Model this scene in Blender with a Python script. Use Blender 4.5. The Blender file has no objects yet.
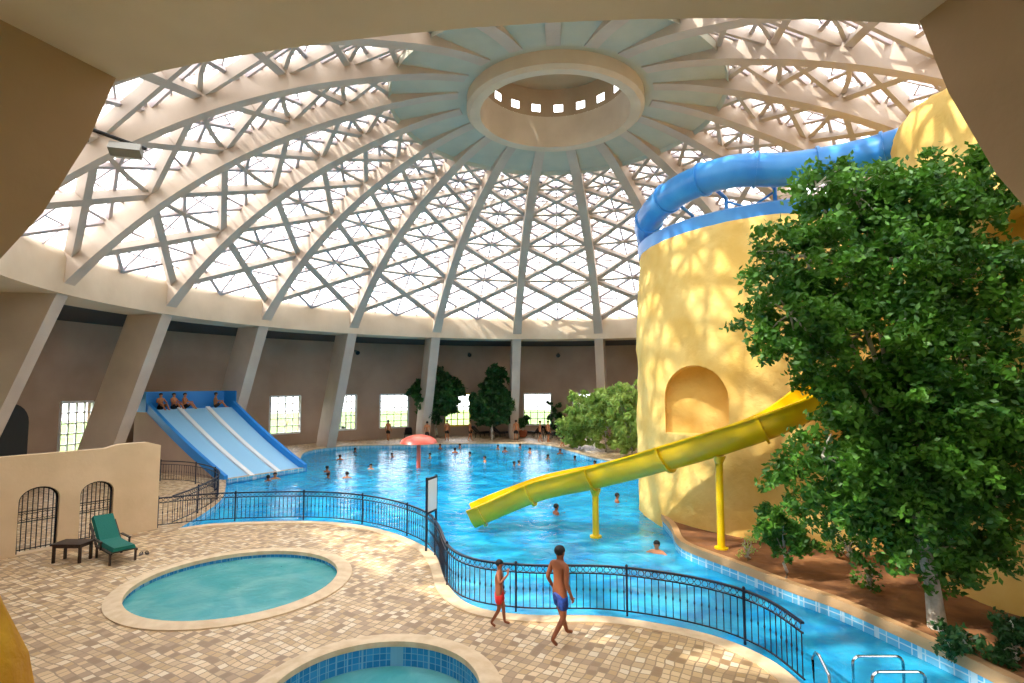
import bpy, bmesh, math, random
from mathutils import Vector, Matrix, geometry, noise
random.seed(7)
R_=math.radians
PITCH=R_(4.15); F=550.0; CZ=5.0
cp,sp=math.cos(PITCH),math.sin(PITCH)
def G(x,y,z=0.0):
    u=341.5-y; up=u*cp+F*sp; fw=F*cp-u*sp
    s=(z-CZ)/up
    return Vector(((x-512)*s, fw*s, z))
CX,CY=2.0,25.0
def POL(az,R,z): 
    a=R_(az); return Vector((CX+R*math.sin(a), CY+R*math.cos(a), z))
def lin(c):
    c=c/255.0
    return c/12.92 if c<=0.04045 else ((c+0.055)/1.055)**2.4
def C(r,g,b): return (lin(r),lin(g),lin(b),1.0)

# ---------------------------------------------------------------- materials
def mat(name,col,rough=0.6,metal=0.0,bump=0.0,bscale=8.0,col2=None,nscale=3.0,spec=0.5,translucent=0.0,detail=4):
    m=bpy.data.materials.new(name); m.use_nodes=True
    nt=m.node_tree; b=nt.nodes['Principled BSDF']; out=nt.nodes['Material Output']
    b.inputs['Base Color'].default_value=col; b.inputs['Roughness'].default_value=rough
    b.inputs['Metallic'].default_value=metal; b.inputs['Specular IOR Level'].default_value=spec
    geo=nt.nodes.new('ShaderNodeNewGeometry')
    if col2:
        n=nt.nodes.new('ShaderNodeTexNoise'); n.inputs['Scale'].default_value=nscale; n.inputs['Detail'].default_value=detail
        nt.links.new(geo.outputs['Position'],n.inputs['Vector'])
        r=nt.nodes.new('ShaderNodeValToRGB'); r.color_ramp.elements[0].position=.35; r.color_ramp.elements[1].position=.65
        r.color_ramp.elements[0].color=col; r.color_ramp.elements[1].color=col2
        nt.links.new(n.outputs['Fac'],r.inputs['Fac']); nt.links.new(r.outputs['Color'],b.inputs['Base Color'])
    if bump>0:
        n=nt.nodes.new('ShaderNodeTexNoise'); n.inputs['Scale'].default_value=bscale; n.inputs['Detail'].default_value=5
        nt.links.new(geo.outputs['Position'],n.inputs['Vector'])
        bp=nt.nodes.new('ShaderNodeBump'); bp.inputs['Strength'].default_value=bump; bp.inputs['Distance'].default_value=.05
        nt.links.new(n.outputs['Fac'],bp.inputs['Height']); nt.links.new(bp.outputs['Normal'],b.inputs['Normal'])
    if translucent>0:
        t=nt.nodes.new('ShaderNodeBsdfTranslucent'); t.inputs['Color'].default_value=(col2 or col)
        mx=nt.nodes.new('ShaderNodeMixShader'); mx.inputs[0].default_value=translucent
        nt.links.new(b.outputs[0],mx.inputs[1]); nt.links.new(t.outputs[0],mx.inputs[2]); nt.links.new(mx.outputs[0],out.inputs['Surface'])
    return m
def tilemat(name,size,cols,grout,gw=0.05,rough=0.5,axes='xy',rot=0.0,bump=.3,jit=0.0):
    m=bpy.data.materials.new(name); m.use_nodes=True
    nt=m.node_tree; b=nt.nodes['Principled BSDF']; L=nt.links.new; N=nt.nodes.new
    b.inputs['Roughness'].default_value=rough
    geo=N('ShaderNodeNewGeometry'); mp=N('ShaderNodeMapping'); mp.inputs['Rotation'].default_value=(0,0,R_(rot))
    mp.inputs['Scale'].default_value=(1/size,)*3; mp.inputs['Location'].default_value=(0,0,.5)
    src=geo.outputs['Position']
    if jit>0:
        nz=N('ShaderNodeTexNoise'); nz.inputs['Scale'].default_value=1.1; L(src,nz.inputs['Vector'])
        sc=N('ShaderNodeVectorMath'); sc.operation='MULTIPLY'; sc.inputs[1].default_value=(jit,jit,0); L(nz.outputs['Color'],sc.inputs[0])
        ad_=N('ShaderNodeVectorMath'); ad_.operation='ADD'; L(src,ad_.inputs[0]); L(sc.outputs[0],ad_.inputs[1]); src=ad_.outputs[0]
    L(src,mp.inputs['Vector'])
    fl=N('ShaderNodeVectorMath'); fl.operation='FLOOR'; fr=N('ShaderNodeVectorMath'); fr.operation='FRACTION'
    L(mp.outputs[0],fl.inputs[0]); L(mp.outputs[0],fr.inputs[0])
    wn=N('ShaderNodeTexWhiteNoise'); L(fl.outputs[0],wn.inputs['Vector'])
    cr=N('ShaderNodeValToRGB'); cr.color_ramp.interpolation='CONSTANT'
    while len(cr.color_ramp.elements)<len(cols): cr.color_ramp.elements.new(.5)
    for i,c in enumerate(cols):
        cr.color_ramp.elements[i].position=i/len(cols); cr.color_ramp.elements[i].color=c
    L(wn.outputs['Value'],cr.inputs['Fac'])
    sx=N('ShaderNodeSeparateXYZ'); L(fr.outputs[0],sx.inputs[0])
    prev=None
    for ax in axes.upper():
        pp=N('ShaderNodeMath'); pp.operation='PINGPONG'; pp.inputs[1].default_value=.5
        L(sx.outputs[ax],pp.inputs[0])
        lt=N('ShaderNodeMath'); lt.operation='LESS_THAN'; lt.inputs[1].default_value=gw; L(pp.outputs[0],lt.inputs[0])
        if prev:
            mx=N('ShaderNodeMath'); mx.operation='MAXIMUM'; L(prev.outputs[0],mx.inputs[0]); L(lt.outputs[0],mx.inputs[1]); prev=mx
        else: prev=lt
    mix=N('ShaderNodeMix'); mix.data_type='RGBA'
    L(prev.outputs[0],mix.inputs[0]); L(cr.outputs['Color'],mix.inputs[6]); mix.inputs[7].default_value=grout
    ns=N('ShaderNodeTexNoise'); ns.inputs['Scale'].default_value=.8; L(geo.outputs['Position'],ns.inputs['Vector'])
    mul=N('ShaderNodeMix'); mul.data_type='RGBA'; mul.blend_type='MULTIPLY'; mul.inputs[0].default_value=.25
    L(mix.outputs[2],mul.inputs[6]); L(ns.outputs['Fac'],mul.inputs[7])
    L(mul.outputs[2],b.inputs['Base Color'])
    inv=N('ShaderNodeMath'); inv.operation='SUBTRACT'; inv.inputs[0].default_value=1; L(prev.outputs[0],inv.inputs[1])
    bp=N('ShaderNodeBump'); bp.inputs['Strength'].default_value=bump; bp.inputs['Distance'].default_value=.01
    L(inv.outputs[0],bp.inputs['Height']); L(bp.outputs[0],b.inputs['Normal'])
    return m
def watermat(name,c1,c2,alpha,scale=1.3,bump=.35,cscale=.9,rough=.08):
    m=bpy.data.materials.new(name); m.use_nodes=True
    nt=m.node_tree; b=nt.nodes['Principled BSDF']; L=nt.links.new; N=nt.nodes.new; out=nt.nodes['Material Output']
    b.inputs['Roughness'].default_value=rough; b.inputs['IOR'].default_value=1.33
    geo=N('ShaderNodeNewGeometry')
    n=N('ShaderNodeTexNoise'); n.inputs['Scale'].default_value=cscale; n.inputs['Detail'].default_value=6; n.inputs['Distortion'].default_value=1.2
    L(geo.outputs['Position'],n.inputs['Vector'])
    r=N('ShaderNodeValToRGB'); r.color_ramp.elements[0].position=.36; r.color_ramp.elements[1].position=.66
    r.color_ramp.elements[0].color=c1; r.color_ramp.elements[1].color=c2
    L(n.outputs['Fac'],r.inputs['Fac']); L(r.outputs[0],b.inputs['Base Color'])
    n2=N('ShaderNodeTexNoise'); n2.inputs['Scale'].default_value=scale; n2.inputs['Detail'].default_value=4; n2.inputs['Distortion'].default_value=1.0
    L(geo.outputs['Position'],n2.inputs['Vector'])
    bp=N('ShaderNodeBump'); bp.inputs['Strength'].default_value=bump; bp.inputs['Distance'].default_value=.12
    L(n2.outputs['Fac'],bp.inputs['Height']); L(bp.outputs[0],b.inputs['Normal'])
    t=N('ShaderNodeBsdfTransparent'); t.inputs['Color'].default_value=(.55,.95,.99,1)
    mx=N('ShaderNodeMixShader'); mx.inputs[0].default_value=alpha
    L(t.outputs[0],mx.inputs[1]); L(b.outputs[0],mx.inputs[2]); L(mx.outputs[0],out.inputs['Surface'])
    return m
M={}
M['rib']=mat('rib_plaster',C(204,188,170),.7,bump=.1,col2=C(190,173,156),nscale=.6)
M['brace']=mat('brace_plaster',C(196,182,168),.7,col2=C(184,170,156),nscale=.6)
M['beam']=mat('beam_plaster',C(222,203,176),.7,bump=.1,col2=C(206,185,156),nscale=.5)
M['nearpier']=mat('pier_plaster',C(186,158,124),.75,bump=.1,col2=C(172,144,110),nscale=.5)
M['wall']=mat('wall_plaster',C(190,166,146),.8,bump=.1,col2=C(174,150,130),nscale=.4)
M['soffit']=mat('recess_shade',C(60,64,68),.8)  # shade of the recesses is put into this dark colour
M['plate']=mat('plate_green',C(196,194,174),.7,col2=C(182,184,166),nscale=.7)
M['mullion']=mat('mullion_paint',C(184,172,172),.5)
M['yellow']=mat('yellow_stucco',C(240,206,122),.9,bump=1.0,bscale=3.0,col2=C(230,188,96),nscale=.9)
M['rock']=mat('yellow_rock',C(235,185,40),.85,bump=1.0,bscale=6,col2=C(200,140,30),nscale=2)
M['yslide']=mat('yellow_fiberglass',C(244,204,12),.3,col2=C(230,186,12),nscale=1)
M['bslide']=mat('blue_fiberglass',C(45,132,208),.3,col2=C(75,158,225),nscale=.8)
M['dblue']=mat('slide_blue_paint',C(35,138,220),.4)
M['lane']=mat('lane_pale_blue',C(150,205,240),.35)
M['white']=mat('white_paint',C(238,240,242),.4)
M['iron']=mat('black_iron',C(26,30,38),.45,metal=.3)
M['blueiron']=mat('blue_black_iron',C(18,30,52),.45,metal=.2)
M['chrome']=mat('chrome_steel',C(210,215,220),.15,metal=1)
M['leaf']=mat('leaf_green',C(34,86,26),.5,col2=C(92,146,42),nscale=1.6,translucent=.25)
M['leafdark']=mat('leaf_dark_green',C(24,64,26),.5,col2=C(56,104,42),nscale=1.4,translucent=.2)
M['leafpale']=mat('leaf_pale_green',C(125,158,68),.5,col2=C(190,212,112),nscale=.9,translucent=.4)
M['bark']=mat('bark_grey',C(150,140,120),.9,bump=.8,bscale=10,col2=C(215,210,195),nscale=3)
M['dirt']=mat('soil_brown',C(156,106,62),.95,bump=1.0,bscale=4,col2=C(110,70,40),nscale=1.2)
M['coping']=mat('coping_stone',C(228,204,168),.6,bump=.2,col2=C(212,184,144),nscale=4)
M['curb']=mat('curb_brown',C(196,155,108),.7,bump=.3)
M['cream']=mat('cream_plaster',C(226,200,162),.75,bump=.15,col2=C(214,187,148),nscale=.8)
M['teal']=mat('teal_fabric',C(0,105,92),.8,bump=.2,bscale=30)
M['darkwood']=mat('dark_wood',C(58,38,28),.5,col2=C(40,26,20),nscale=8)
M['red']=mat('red_cloth',C(200,30,25),.7)
M['navy']=mat('navy_cloth',C(22,36,100),.7,col2=C(36,80,170),nscale=12)
M['blackcloth']=mat('black_cloth',C(20,20,24),.8)
M['skin']=mat('skin_tan',C(190,125,85),.5,spec=.3)
M['skinb']=mat('skin_brown',C(145,86,56),.5,spec=.3)
M['hair']=mat('hair_black',C(14,11,10),.7)
M['orange']=mat('orange_fiberglass',C(228,105,85),.35)
M['lampblack']=mat('lamp_housing',C(35,35,38),.4)
M['lampglass']=mat('lamp_lens',C(225,230,235),.15)
M['grey']=mat('grey_metal',C(150,150,145),.4)
M['terracotta']=mat('terracotta',C(170,95,60),.8)
M['grass']=mat('grass_green',C(90,130,50),.9,col2=C(130,160,80),nscale=.6)
M['deck']=tilemat('deck_pavers',.165,[C(236,208,165),C(222,190,142),C(206,170,120),C(242,222,188),C(212,180,136),C(166,134,98),C(232,202,156),C(188,156,120)],C(168,140,108),.07,.45,'xy',28,.3,.25)
M['pooltile']=tilemat('pool_tiles',.25,[C(110,200,238),C(125,208,240),C(98,190,232)],C(205,235,246),.05,.25,'xyz',0,.1)
M['tubtile']=tilemat('tub_tiles',.12,[C(50,150,215),C(65,162,222),C(45,140,205)],C(130,195,228),.05,.25,'xyz',0,.1)
M['water']=watermat('pool_water',C(0,150,218),C(55,198,238),.7,scale=2.2)  # paler noise tone paints bright ripple patches into the water colour
M['tubwater']=watermat('tub_water',C(100,200,190),C(145,222,210),.6,scale=3,bump=.2)
m=bpy.data.materials.new('roof_glass'); m.use_nodes=True; nt=m.node_tree; nt.nodes.remove(nt.nodes['Principled BSDF'])
t=nt.nodes.new('ShaderNodeBsdfTransparent'); t.inputs[0].default_value=(.96,.96,.97,1)
tl=nt.nodes.new('ShaderNodeBsdfTranslucent'); tl.inputs[0].default_value=(.9,.9,.92,1)
mx=nt.nodes.new('ShaderNodeMixShader'); mx.inputs[0].default_value=.25
nt.links.new(t.outputs[0],mx.inputs[1]); nt.links.new(tl.outputs[0],mx.inputs[2]); nt.links.new(mx.outputs[0],nt.nodes['Material Output'].inputs[0])
M['glass']=m

# ---------------------------------------------------------------- mesh builder
COL=bpy.context.scene.collection
Z=Vector((0,0,1))
class MB:
    def __init__(s): s.v=[]; s.f=[]
    def add(s,vs,fs):
        o=len(s.v); s.v+=[Vector(v) for v in vs]; s.f+=[tuple(i+o for i in f) for f in fs]
    def beam(s,p,q,w,h,up=Z):
        p=Vector(p);q=Vector(q);T=(q-p).normalized(); sd=T.cross(up)
        if sd.length<1e-4: sd=T.cross(Vector((1,0,0)))
        sd.normalize(); n=sd.cross(T)
        vs=[]
        for e in (p,q):
            for a,b in ((-1,-1),(1,-1),(1,1),(-1,1)): vs.append(e+sd*a*w/2+n*b*h/2)
        s.add(vs,[(3,2,1,0),(4,5,6,7),(0,1,5,4),(1,2,6,5),(2,3,7,6),(3,0,4,7)])
    def box(s,c,dx,dy,dz,rot=0,rx=0):
        c=Vector(c); m=Matrix.Rotation(rot,3,'Z')@Matrix.Rotation(rx,3,'X')
        vs=[c+m@Vector((x*dx/2,y*dy/2,z*dz/2)) for x in(-1,1) for y in(-1,1) for z in(-1,1)]
        s.add(vs,[(0,1,3,2),(4,6,7,5),(0,4,5,1),(2,3,7,6),(0,2,6,4),(1,5,7,3)])
    def sweep(s,pts,prof,upf=None,caps=True,closedpath=False,closedprof=True,scales=None):
        pts=[Vector(p) for p in pts]; n=len(pts); m=len(prof); vs=[]
        for i,p in enumerate(pts):
            if closedpath: T=pts[(i+1)%n]-pts[i-1]
            else: T=pts[min(i+1,n-1)]-pts[max(i-1,0)]
            T.normalize(); up=upf(i,p) if upf else Z
            sd=T.cross(up)
            if sd.length<1e-3: sd=T.cross(Vector((0,1,0)))
            sd.normalize(); nn=sd.cross(T)
            k=scales[i] if scales else 1
            for a,b in prof: vs.append(p+sd*a*k+nn*b*k)
        fs=[]
        for i in range(n if closedpath else n-1):
            for j in range(m if closedprof else m-1):
                a=i*m+j;b=i*m+(j+1)%m;c=((i+1)%n)*m+(j+1)%m;d=((i+1)%n)*m+j
                fs.append((a,b,c,d))
        if caps and not closedpath and closedprof:
            fs.append(tuple(range(m-1,-1,-1))); fs.append(tuple((n-1)*m+j for j in range(m)))
        s.add(vs,fs)
    def tube(s,pts,r,n=8,closed=False,scales=None,caps=True):
        s.sweep(pts,[(r*math.cos(2*math.pi*k/n),r*math.sin(2*math.pi*k/n)) for k in range(n)],closedpath=closed,scales=scales,caps=caps)
    def lathe(s,prof,c,n=64,a0=0,a1=360,close=False):
        full=abs(a1-a0)>=359.9; cnt=n if full else n+1; vs=[]
        for i in range(cnt):
            a=R_(a0+(a1-a0)*i/n)
            for r,z in prof: vs.append((c[0]+r*math.sin(a),c[1]+r*math.cos(a),z))
        m=len(prof); fs=[]
        for i in range(n):
            for j in range(m if close else m-1):
                j2=(j+1)%m
                fs.append((i*m+j,i*m+j2,((i+1)%cnt)*m+j2,((i+1)%cnt)*m+j))
        s.add(vs,fs)
    def sphere(s,c,rx,ry,rz,n=10,m=7):
        c=Vector(c); vs=[];fs=[]
        for j in range(m+1):
            ph=math.pi*j/m
            for i in range(n):
                th=2*math.pi*i/n
                vs.append(c+Vector((rx*math.sin(ph)*math.cos(th),ry*math.sin(ph)*math.sin(th),rz*math.cos(ph))))
        for j in range(m):
            for i in range(n): fs.append((j*n+i,(j+1)*n+i,(j+1)*n+(i+1)%n,j*n+(i+1)%n))
        s.add(vs,fs)
    def poly(s,loops,z0,z1=None):
        flat=[p for l in loops for p in l]
        tris=geometry.tessellate_polygon([[Vector((p[0],p[1],0)) for p in l] for l in loops])
        vs=[(p[0],p[1],z0) for p in flat]
        fs=[]
        for t in tris:
            a,b,c=[Vector(vs[i]) for i in t]
            fs.append(tuple(t) if (b-a).cross(c-a).z>0 else tuple(reversed(t)))
        s.add(vs,fs)
        if z1 is not None:
            for l in loops:
                n=len(l); o=[(p[0],p[1],z0) for p in l]+[(p[0],p[1],z1) for p in l]
                s.add(o,[(i,(i+1)%n,n+(i+1)%n,n+i) for i in range(n)])
    def obj(s,name,mt,parent=None,local=False,smooth=False,origin=None,recalc=True):
        vs=s.v
        if parent is not None:
            o=Vector((0,0,0)) if local else parent.location
        else:
            if local: o=Vector((0,0,0))
            elif origin is not None: o=Vector(origin)
            else:
                xs=[v.x for v in vs];ys=[v.y for v in vs];zs=[v.z for v in vs]
                o=Vector(((min(xs)+max(xs))/2,(min(ys)+max(ys))/2,min(zs)))
        me=bpy.data.meshes.new(name); me.from_pydata([tuple(v-o) for v in vs],[],s.f)
        if recalc:
            bm=bmesh.new(); bm.from_mesh(me); bmesh.ops.recalc_face_normals(bm,faces=bm.faces); bm.to_mesh(me); bm.free()
        me.materials.append(mt)
        ob=bpy.data.objects.new(name,me); COL.objects.link(ob)
        if parent is not None: ob.parent=parent
        else: ob.location=o
        if smooth:
            for p in me.polygons: p.use_smooth=True
            try: me.set_sharp_from_angle(angle=R_(40))
            except Exception: pass
        return ob
def empty(name,loc):
    e=bpy.data.objects.new(name,None); e.location=loc; COL.objects.link(e); e.empty_display_size=.2
    return e
def meta(o,label,cat,kind=None,group=None):
    o['label']=label; o['category']=cat
    if kind: o['kind']=kind
    if group: o['group']=group
    return o
def struct(o,label=None,cat=None):
    o['kind']='structure'
    if label: o['label']=label
    if cat: o['category']=cat
    return o
def clone(src,loc,rotz=None,scale=None):
    n=src.copy(); COL.objects.link(n); n.location=loc
    if rotz is not None: n.rotation_euler=(0,0,rotz)
    if scale: n.scale=(scale,)*3
    for ch in src.children:
        c=ch.copy(); COL.objects.link(c); c.parent=n
        for g in ch.children:
            d=g.copy(); COL.objects.link(d); d.parent=c
    return n
def catmull(P,k=6,closed=False):
    P=[Vector(p) for p in P]; out=[]; n=len(P)
    rng=range(n) if closed else range(n-1)
    for i in rng:
        if closed: a,b,c,d=P[i-1],P[i],P[(i+1)%n],P[(i+2)%n]
        else: a,b,c,d=P[max(i-1,0)],P[i],P[i+1],P[min(i+2,n-1)]
        for j in range(k):
            t=j/k; out.append(.5*((2*b)+(c-a)*t+(2*a-5*b+4*c-d)*t*t+(3*b-a-3*c+d)*t**3))
    if not closed: out.append(P[-1])
    return out

# ================================================================ DOME
RHO=24.8
def DOME(az,t,off=0.0):
    r=.62+(RHO+off)*math.sin(R_(t)); z=-6.63+(RHO+off)*math.cos(R_(t))
    return POL(az,r,z)
def DOMEZ(x,y):
    R=math.hypot(x-CX,y-CY); return -6.63+math.sqrt(max(0,615-(R-.62)**2))
NB=19; DA=360/NB
AZ=[-4.5+DA*k for k in range(NB)]
AZ=[a if a<=180 else a-360 for a in AZ]

mb=MB()
mb.lathe([(3.9,18.15),(7.5,17.7),(7.62,17.5),(7.62,17.9),(3.9,18.5)],(CX,CY),120)
ceiling=mb.obj('ceiling',M['plate'],origin=(CX,CY,0))
struct(ceiling,'dome roof with pale green crown plate and radiating concrete ribs','ceiling')
def dome_normal(az,t):
    a=R_(az);tt=R_(t); return Vector((math.sin(a)*math.sin(tt),math.cos(a)*math.sin(tt),math.cos(tt)))
def rib(az,t0,t1,w=.56):
    n=max(6,int((t1-t0)/1.6)); mb=MB(); vs=[];a=R_(az); sd=Vector((math.cos(a),-math.sin(a),0))
    for i in range(n+1):
        t=t0+(t1-t0)*i/n
        k=min(1,max(0,(t-46)/5)); outer=.95+k*1.0
        inn=.15*max(0,min(1,(20-t)/8)); ww=w*(1+.25*k)
        pi=DOME(az,t,inn); po=DOME(az,t,outer)
        if pi.z<8.6:   # steeper legs below the ring beam
            z=pi.z; Rl=20.15+.37*(8.6-z)
            pi=POL(az,Rl,z); po=POL(az,Rl+1.95,z+.25)
            if i==n: pi.z=-.02; po.z=-.02
        for p,e in ((pi,-1),(pi,1),(po,1),(po,-1)): vs.append(p+sd*e*ww/2)
    fs=[(3,2,1,0),tuple(n*4+j for j in range(4))]
    for i in range(n):
        for j in range(4): fs.append((i*4+j,i*4+(j+1)%4,(i+1)*4+(j+1)%4,(i+1)*4+j))
    mb.add(vs,fs)
    return mb.obj('rib',M['rib'],ceiling)
for a in AZ:
    if abs(a)>145: rib(a,9,50)
    else: rib(a,9,74.4)
def nearleg(az):
    a=R_(az); sd=Vector((math.cos(a),-math.sin(a),0)); prof=[(20.0,8.6),(20.3,7.6),(20.68,6.7),(21.1,6.0),(22.2,3.4),(23.4,0.0)]
    vs=[]
    for R,z in prof:
        pi=POL(az,R,z); po=POL(az,R+2.1,z+(.15 if z>0 else 0))
        for p,e in ((pi,-1),(pi,1),(po,1),(po,-1)): vs.append(p+sd*e*.36)
    n=len(prof)-1; fs=[(3,2,1,0),tuple(n*4+j for j in range(4))]
    for i in range(n):
        for j in range(4): fs.append((i*4+j,i*4+(j+1)%4,(i+1)*4+(j+1)%4,(i+1)*4+j))
    mb=MB(); mb.add(vs,fs); mb.obj('pier',M['nearpier'],ceiling)
nearleg(-160.0); nearleg(173.5)
mb=MB(); mb.lathe([(20.0,8.45),(19.95,9.9),(20.15,10.25),(22.2,10.3),(22.2,8.45)],(CX,CY),160,close=True)
mb.obj('ring_beam',M['beam'],ceiling,smooth=True)
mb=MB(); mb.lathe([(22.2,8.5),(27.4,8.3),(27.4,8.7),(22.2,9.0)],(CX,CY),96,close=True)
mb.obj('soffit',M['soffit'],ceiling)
mb=MB(); mb.lathe([(4.1,18.3),(4.12,17.55),(3.95,17.4),(3.5,17.45),(3.45,19.1)],(CX,CY),96)
mb.obj('oculus_ring',M['beam'],ceiling,smooth=True)
mb=MB()
nseg=90
for i in range(nseg):
    a0=i*360/nseg;a1=(i+1)*360/nseg
    for z0,z1 in [(19.1,19.35),(19.35,19.75),(19.75,20.6)]:
        if z0==19.35 and i%5 in(1,2): continue
        mb.lathe([(3.45,z0),(3.45,z1)],(CX,CY),1,a0,a1)
mb.lathe([(0,20.6),(3.6,20.6)],(CX,CY),64)
mb.obj('lantern',M['nearpier'],ceiling)
LV=[49.3,40.6,32.8,26.0,20.4,15.8]
thick=MB(); thin=MB(); gl=MB()
def dl(mbx,a0,t0,a1,t1,w,h,off,seg=3):
    pts=[(a0+(a1-a0)*i/seg,t0+(t1-t0)*i/seg) for i in range(seg+1)]
    mbx.sweep([DOME(a,t,off) for a,t in pts],[(-w/2,-h/2),(w/2,-h/2),(w/2,h/2),(-w/2,h/2)],upf=lambda i,p:dome_normal(*pts[i]))
def dchord(mbx,a0,t0,a1,t1,w,h,off):
    p=DOME(a0,t0,off);q=DOME(a1,t1,off); mbx.beam(p,q,w,h,up=dome_normal((a0+a1)/2,(t0+t1)/2))
for k,a in enumerate(AZ):
    b=a+DA
    for i in range(5):
        t0,t1=LV[i],LV[i+1]; w=.34-.035*i
        dchord(thick,a,t0,b,t1,w,.36,.72); dchord(thick,b,t0,a,t1,w,.36,.72)
        am=(a+b)/2;tm=(t0+t1)/2
        dl(thin,a,tm,b,tm,.10,.13,.85); dchord(thin,am,t0,am,t1,.10,.13,.85)
        dl(thick,a,t1,b,t1,.18,.26,.8)
        for (p,q) in (((am,t0),(b,tm)),((b,tm),(am,t1)),((am,t1),(a,tm)),((a,tm),(am,t0))):
            dchord(thin,p[0],p[1],q[0],q[1],.15,.18,.8)
        if i<4:
            for fa,ft in ((.25,.25),(.75,.25),(.25,.75),(.75,.75)):
                aa=a+DA*fa; tt=t0+(t1-t0)*ft
                dl(thin,aa-DA/4,tt,aa+DA/4,tt,.06,.08,.88,1)
                dchord(thin,aa,tt-(t1-t0)/4,aa,tt+(t1-t0)/4,.06,.08,.88)
thick.obj('diagonal_brace',M['brace'],ceiling)['kind']='stuff'
thin.obj('glazing_bar',M['mullion'],ceiling)['kind']='stuff'
nA=80
for i in range(nA):
    a0=i*360/nA;a1=(i+1)*360/nA
    ts=[49.6-33.8*j/16 for j in range(17)]
    vs=[];
    for t in ts: vs+=[DOME(a0,t,.95),DOME(a1,t,.95)]
    gl.add(vs,[(2*j,2*j+1,2*j+3,2*j+2) for j in range(16)])
gl.obj('glazing',M['glass'],ceiling)

# ================================================================ WALLS
RW=27.0
def az_of(px,y=412):
    u=341.5-y; fw=F*cp-u*sp; d=Vector((px-512,fw)).normalized()
    oc=Vector((-CX,-CY)); bq=oc.dot(d); cq=oc.dot(oc)-RW*RW
    t=-bq+math.sqrt(bq*bq-cq); p=d*t
    return math.degrees(math.atan2(p.x-CX,p.y-CY))
wins=[(60,92),(270,300),(336,356),(380,408),(445,470),(524,551),(573,598)]
WAZ=[(az_of(a),az_of(b)) for a,b in wins]
WAZ+=[(52,57),(66,71),(-100,-95),(-112,-107),(155,163),(168,176),(181,189),(194,202)]  # the south wall's windows are unseen, added to let light in
def build_wall(name,a0,a1,skip=()):
    br=set([a0,a1]); a=a0
    while a<a1: br.add(a); a+=2.5
    for w in WAZ:
        for e in w:
            if a0<e<a1: br.add(e)
    br=sorted(br); mb=MB()
    for i in range(len(br)-1):
        m=(br[i]+br[i+1])/2
        for z0,z1 in((-.05,.95),(.95,3.85),(3.85,8.6)):
            if z0==.95 and any(w[0]<m<w[1] for w in WAZ): continue
            mb.lathe([(RW,z0),(RW,z1),(RW+.35,z1),(RW+.35,z0)],(CX,CY),1,br[i],br[i+1],close=True)
    o=mb.obj(name,M['wall'],origin=(CX,CY,0)); struct(o,'curved taupe plaster wall around the pool hall','wall')
build_wall('wall_west',-150,-50); build_wall('wall_north',-50,50); build_wall('wall_east',50,150); build_wall('wall_south_unseen',150,210)  # back wall is unseen, added to cut light from behind the camera
for i,(a,b) in enumerate(WAZ):
    mb=MB(); n=4
    for k in range(n+1):
        az=a+(b-a)*k/n; mb.beam(POL(az,RW-.02,.95),POL(az,RW-.02,3.85),.08 if 0<k<n else .14,.1,up=Vector((0,1,0)))
    for k in range(6):
        z=.95+2.9*k/5; mb.beam(POL(a,RW-.02,z),POL(b,RW-.02,z),.1,.07 if 0<k<5 else .14)
    o=mb.obj('window_%d'%(i+1),M['yslide'] if i==4 else M['white'])  # the yellow frame colour stands in for an opening lit yellow
    struct(o,'multi-pane window in the curved wall','window')
ad=az_of(8,430)
mb=MB()
pts=[(-1.0,0)]+[(-1.0*math.cos(math.pi*k/12),2.9+1.0*math.sin(math.pi*k/12)) for k in range(13)]+[(1.0,0)]
p0=POL(ad,RW-.06,0); a=R_(ad); sd=Vector((math.cos(a),-math.sin(a),0)); 
vs=[p0+sd*x+Z*z for x,z in pts]; vs2=[v+Vector((math.sin(a),math.cos(a),0))*.05 for v in vs]; n=len(vs)
mb.add(vs+vs2,[tuple(range(n)),tuple(range(2*n-1,n-1,-1))]+[(i,(i+1)%n,n+(i+1)%n,n+i) for i in range(n)])
struct(mb.obj('door_1',M['soffit']),'arched doorway, its shaded recess painted as a flat dark panel','door')  # flat dark panel paints the shade of the open recess

# ================================================================ FLOOR + POOL
B1=Vector((-14.6,28.5,0)); B2=Vector((-12.0,32.4,0))
near=[G(*p) for p in [(178,529),(225,523.5),(320,522),(380,530),(424,547),(440,563),(451,590),(476,608),(528,616),(600,617),(660,625),(720,639),(770,661),(806,690),(840,730)]]
right=[G(*p) for p in [(1040,703),(1000,684),(960,664),(900,636),(840,609),(790,591),(740,571),(690,552),(677,543),(671,530),(658,516),(642,506)]]
far=[G(*p) for p in [(660,472),(640,467),(600,459),(570,451),(545,445),(500,443.5),(450,444),(400,445),(345,446),(308,451),(300,460)]]
left=[G(*p) for p in [(226,486),(221,500),(200,516)]]
nearS=catmull(near,6); rightS=catmull(right,6); farS=catmull(far,5); leftS=catmull(left,4)
pool=nearS+[G(1100,740)]+rightS+[Vector((6.4,24.2,0)),Vector((8,27.5,0)),Vector((9.3,30,0))]+farS+[B2,B1]+leftS
TUB1=(Vector((-6.85,14.15,0)),2.4); TUB2=(Vector((-2.2,9.2,0)),1.72)
def circ(c,r,n=64): return [Vector((c.x+r*math.cos(2*math.pi*i/n),c.y+r*math.sin(2*math.pi*i/n),0)) for i in range(n)]
outer=[POL(a,RW+.05,0) for a in range(0,360,3)]
mb=MB(); mb.poly([outer,pool,circ(*TUB1),circ(*TUB2)],0)
struct(mb.obj('floor',M['deck'],origin=(CX,CY,0)),'beige mosaic paver pool deck','floor')
WZ=-.25
sw=empty('swimming_pool',(0,25,0)); meta(sw,'large freeform blue tiled swimming pool under the dome','swimming pool')
mb=MB(); mb.poly([pool],-1.6,0.0); mb.obj('basin',M['pooltile'],sw)
mb=MB(); mb.poly([pool],WZ); mb.obj('water',M['water'],sw)
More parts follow.
